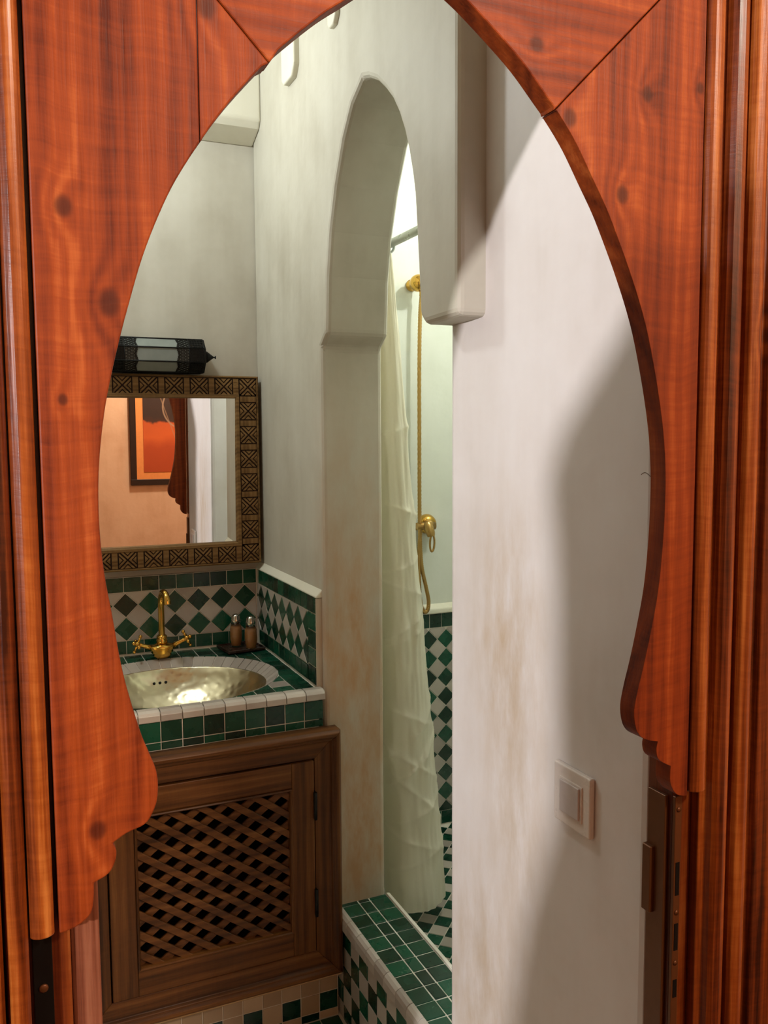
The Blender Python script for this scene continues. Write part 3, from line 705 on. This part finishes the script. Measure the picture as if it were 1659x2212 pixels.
RC = [(0.4516, 1.8969), (0.4842, 1.8737), (0.518, 1.8473), (0.5472, 1.8187), (0.5652, 1.8003), (0.5866, 1.7743), (0.6088, 1.7402), (0.6282, 1.71), (0.6448, 1.6789), (0.6618, 1.6445), (0.6793, 1.6043), (0.6917, 1.5682), (0.7053, 1.5156), (0.715, 1.4673), (0.7196, 1.4266), (0.7208, 1.3855), (0.7188, 1.3304), (0.7133, 1.2751), (0.7028, 1.2229), (0.6934, 1.1846), (0.6857, 1.1574), (0.6808, 1.1327), (0.6833, 1.1125), (0.6906, 1.1001), (0.7027, 1.0931), (0.7178, 1.0891), (0.7159, 1.0778), (0.7206, 1.0655), (0.7389, 1.055), (0.7388, 1.0345), (0.7465, 1.0202), (0.7556, 1.0145), (0.766, 1.0127)]
def dens(pts, n=4): return [(p.x, p.y) for p in smooth_pts([(a, b, 0) for a, b in pts], n)]
# keep the cusps of the scallops sharp, smooth the runs between them
Lrun = dens(LC[:5])[:-1]+dens(LC[4:9])[:-1]+dens(LC[8:])
Rrun = dens(RC[:26])[:-1]+dens(RC[25:29])[:-1]+dens(RC[28:])
apex = [(.352,1.897),(.385,1.920),(.420,1.916)]
YF, YB, XO, XR, ZT = .80, .826, .034, .766, 2.012
frm = thing('arched_door_frame', 'orange stained wooden doorway with a scalloped pointed keyhole arch', 'door frame')
miL = [p for p in Lrun if p[0]+p[1] <= XO+ZT or p[1] < 1.7]; upL = Lrun[len(miL):]
def onm(x): return XO+ZT-x
low = [p for p in miL if p[0] < .178 or p[1] < 1.6]; pB = miL[len(low):]
zs = low[-1][1]+(pB[0][1]-low[-1][1])*(.178-low[-1][0])/(pB[0][0]-low[-1][0])
mpt = (.2435, onm(.2435))
MB().prism([(XO, low[0][1])]+low[1:]+[(.1775, zs), (.1775, onm(.1775)), (XO, ZT)], xz, YB, YF).build('arch_board', W_LEFT, frm, .0016, 2, 50)
MB().prism([(.1783, zs)]+[p for p in pB if p[0] > .18 and p[0] < .242]+[mpt, (.1783, onm(.1783)-.0006)], xz, YB, YF+.0004).build('arch_board', W_LEFT, frm, .0016, 2, 50)
dR = ZT-XR                                   # right mitre: z - x = dR at the outer corner
dnR = [p for p in Rrun if p[1]-p[0] <= dR-.0008]; upR = [p for p in Rrun if p[1]-p[0] > dR+.0012]
k = len(upR); mR = ((upR[-1][0]+dnR[0][0])/2, 0); mR = (mR[0], mR[0]+dR)
MB().prism([mR]+dnR[:-1]+[(XR, dnR[-1][1]), (XR, ZT-.0008)], xz, YB, YF).build('arch_board', W_RIGHT, frm, .0016, 2, 50)
MB().prism([(XO+.001, ZT)]+[(mpt[0]+.0008, mpt[1]+.0008)]+[p for p in upL if p[0] > .246]+apex+upR+[(mR[0]-.0006, mR[1]+.0006), (XR-.001, ZT)], xz, YB, YF+.0006).build('arch_board', W_TOP, frm, .0016, 2, 50)
def sweep(name, prof, z0, z1, mat, parent=frm, bevel=.0015): return MB().prism(prof, xy, z0, z1).build(name, mat, parent, bevel, 2)
def bead(x0, x1, yf, yb, n=7, d=.006):
    """half-round moulding profile: flat back, rounded front"""
    return [(x0, yb)]+[(x0+(x1-x0)*k/n, yf+d*(abs(2*k/n-1)**2.2)) for k in range(n+1)]+[(x1, yb)]
# right side: jamb, applied bead, quirk bead, casing
sweep('jamb', [(.768,.8268),(.850,.8268),(.850,.872),(.768,.872)], 0, 2.06, W_EDGE)
sweep('stop_bead', bead(.7700, .7960, .794, .826, 8, .007), 1.016, ZT, W_CASE)
sweep('quirk_moulding', [(.7975,.8266),(.7975,.812),(.806,.811),(.809,.802),(.8135,.797),(.822,.795),(.830,.797),(.835,.803),(.8365,.8266)], 0, 2.04, W_CASE)
sweep('casing', [(.8395,.8266),(.8395,.800),(.842,.794),(.851,.790),(.860,.793),(.864,.799),(.868,.799),(.871,.790),(.945,.786),(.950,.792),(.950,.84),(.8505,.84),(.8505,.8266)], 0, 2.115, W_CASE)
# left side, seen more steeply: the worn jamb reaches further into the opening
sweep('jamb', [(-.0300,.8410),(-.0125,.8410),(-.0125,.8268),(.0445,.8268),(.0445,.872),(-.0300,.872)], 0, 2.06, W_EDGE)
sweep('worn_stop', [(.0450,.832),(.071,.832),(.0715,.872),(.0450,.872)], 0, 2.06, W_PEEL)
sweep('stop_bead', bead(.0095, .0300, .795, .826, 8, .005), 1.016, ZT, W_CASE)
sweep('quirk_moulding', [(.0080,.8266),(.0080,.800),(.0045,.795),(-.002,.793),(-.008,.797),(-.0105,.804),(-.0105,.8266)], 0, 2.04, W_CASE)
sweep('casing', [(-.0130,.8266),(-.0130,.800),(-.0155,.793),(-.022,.790),(-.095,.786),(-.10,.792),(-.10,.84),(-.0135,.84),(-.0135,.8266)], 0, 2.115, W_CASE)
MB().box(-.0105, .836, .800, .872, ZT+.003, 2.06).build('head_jamb', W_TOP, frm, .002, 2)
MB().box(-.10, .95, .786, .84, 2.062, 2.116).build('head_casing', W_TOP, frm, .003, 2)
# ironmongery
hp_ = MB().box(.0110, .0280, .8215, .8268, .62, 1.0135).build('hinge_plate', IRON, frm, .0006, 1)
for zz in (.955, .868, .78, .69):
    MB().lathe([(.0042,0),(.0042,.0012),(.003,.0022),(1e-6,.0022)], (.0195,.8215,zz), NY, 12).build('screw', BRONZE, hp_)
lk = MB().box(.7625, .7682, .834, .866, .58, 1.000).box(.7680, .7790, .8215, .8268, .60, 1.002).build('lock_plate', BRONZE, frm, .0006, 1)
MB().box(.7560, .7690, .852, .868, .835, .925).build('latch_lip', BRONZE, lk, .001, 1)
for zz, hh in ((.893, .022), (.815, .018), (.745, .012)):
    MB().box(.7705, .7765, .8208, .822, zz-hh, zz+hh).build('keeper_slot', IRON, lk)
for zz in (.985, .848, .78, .64): MB().lathe([(.0034,0),(.0034,.001),(1e-6,.0014)], (.7735,.8215,zz), NY, 10).build('screw', BRONZE, lk)

# ================================================================== framed painting on the bedroom wall (seen in the mirror)
pic = thing('framed_painting', 'abstract orange and black painting in a dark frame, reflected in the mirror', 'painting', (1.155, -1.90, 1.36))
FR = plain('dark_picture_frame', srgb(38,22,14), .4); MATB = plain('orange_picture_mount', srgb(236,150,78), .7)
pw, ph = .36, .48
for a, b, c, d in ((-pw,pw,ph-.045,ph), (-pw,pw,-ph,-ph+.045), (-pw,-pw+.045,-ph+.045,ph-.045), (pw-.045,pw,-ph+.045,ph-.045)):
    MB().box(a, b, 0, .025, c, d).build('frame_rail', FR, pic, .002, 1)
MB().box(-pw+.045, pw-.045, 0, .010, -ph+.045, ph-.045).build('mount', MATB, pic)
t = NT('painted_canvas'); x_, y_, z_ = t.sep(t.coord()); nz = t.noise(t.coord(), 9, 4)
f = t.add(t.mul(z_, -1), t.mul(t.math('SUBTRACT', nz, .5), .12))
base = t.ramp(t.map(f, -.1, .2), [(.18, srgb(52,34,24)), (.30, srgb(66,36,22)), (.36, srgb(190,84,30)), (.7, srgb(204,92,34)), (1, srgb(176,70,24))])
arc = t.math('SUBTRACT', t.math('POWER', t.add(t.math('POWER', t.add(x_, -.06), 2), t.math('POWER', t.add(z_, -.12), 2)), .5), .17)
base = t.mix(t.map(t.math('ABSOLUTE', arc), .003, .008, .7, 0), base, srgb(170,140,110))
arc2 = t.math('ABSOLUTE', t.add(t.add(x_, t.mul(z_, .35)), .06))
base = t.mix(t.map(arc2, .002, .006, .5, 0), base, srgb(160,128,96))
CANV = t.set(color=base, rough=.6)
MB().box(-pw+.10, pw-.10, .010, .013, -ph+.10, ph-.10).build('canvas', CANV, pic)

# ================================================================== made-up robe on a stand, out of view, added to shade the switch wall
cs = thing('shadow_caster_stand', 'unseen stand added to hold the shadow caster left of the doorway', 'shadow caster stand', (-.36, -.05, 0))
CW = wood('shadow_stand_wood', [srgb(40,22,12), srgb(60,34,18), srgb(74,44,24)], 'z')
MB().tube([(0,0,.02),(0,0,1.78)], .016, 12).build('pole', CW, cs)
for k in range(4):
    q = PI/4+k*PI/2; MB().tube(smooth_pts([(0,0,.16),(.10*math.cos(q),.10*math.sin(q),.08),(.21*math.cos(q),.21*math.sin(q),.012)], 5), .012, 10).build('foot', CW, cs)
    MB().tube(smooth_pts([(0,0,1.70),(.05*math.cos(q),.05*math.sin(q),1.71),(.08*math.cos(q),.08*math.sin(q),1.76)], 5), .007, 8).build('peg', CW, cs)
rb = thing('shadow_caster', 'robe-shaped shadow blocker added out of view on its stand', 'shadow_caster', (-.36, -.05, 0))
prof = [(1.725,.05,.05),(1.70,.085,.07),(1.66,.14,.085),(1.625,.19,.095),(1.59,.208,.10),(1.52,.19,.105),(1.32,.172,.11),(1.22,.225,.12),(1.05,.27,.125),(.75,.285,.13),(.42,.29,.135)]
vs_ = []; n = 40
for z, a, b in prof:
    for k in range(n):
        q = 2*PI*k/n; f = 1+.05*math.sin(7*q+z*2)*(1.75-z); vs_.append((a*f*math.cos(q), b*f*math.sin(q), z))
mb = MB(); mb.add(vs_, [(i*n+k, i*n+(k+1) % n, (i+1)*n+(k+1) % n, (i+1)*n+k) for i in range(len(prof)-1) for k in range(n)], True)
CLO = plain('shadow_caster_cloth', srgb(140,98,70), .9)
mb.build('shadow_caster_body', CLO, rb)
MB().lathe([(.212,1.02),(.222,1.0),(.222,.97),(.212,.95)], seg=40, sx=1.27, sy=.62).build('belt', CLO, rb)
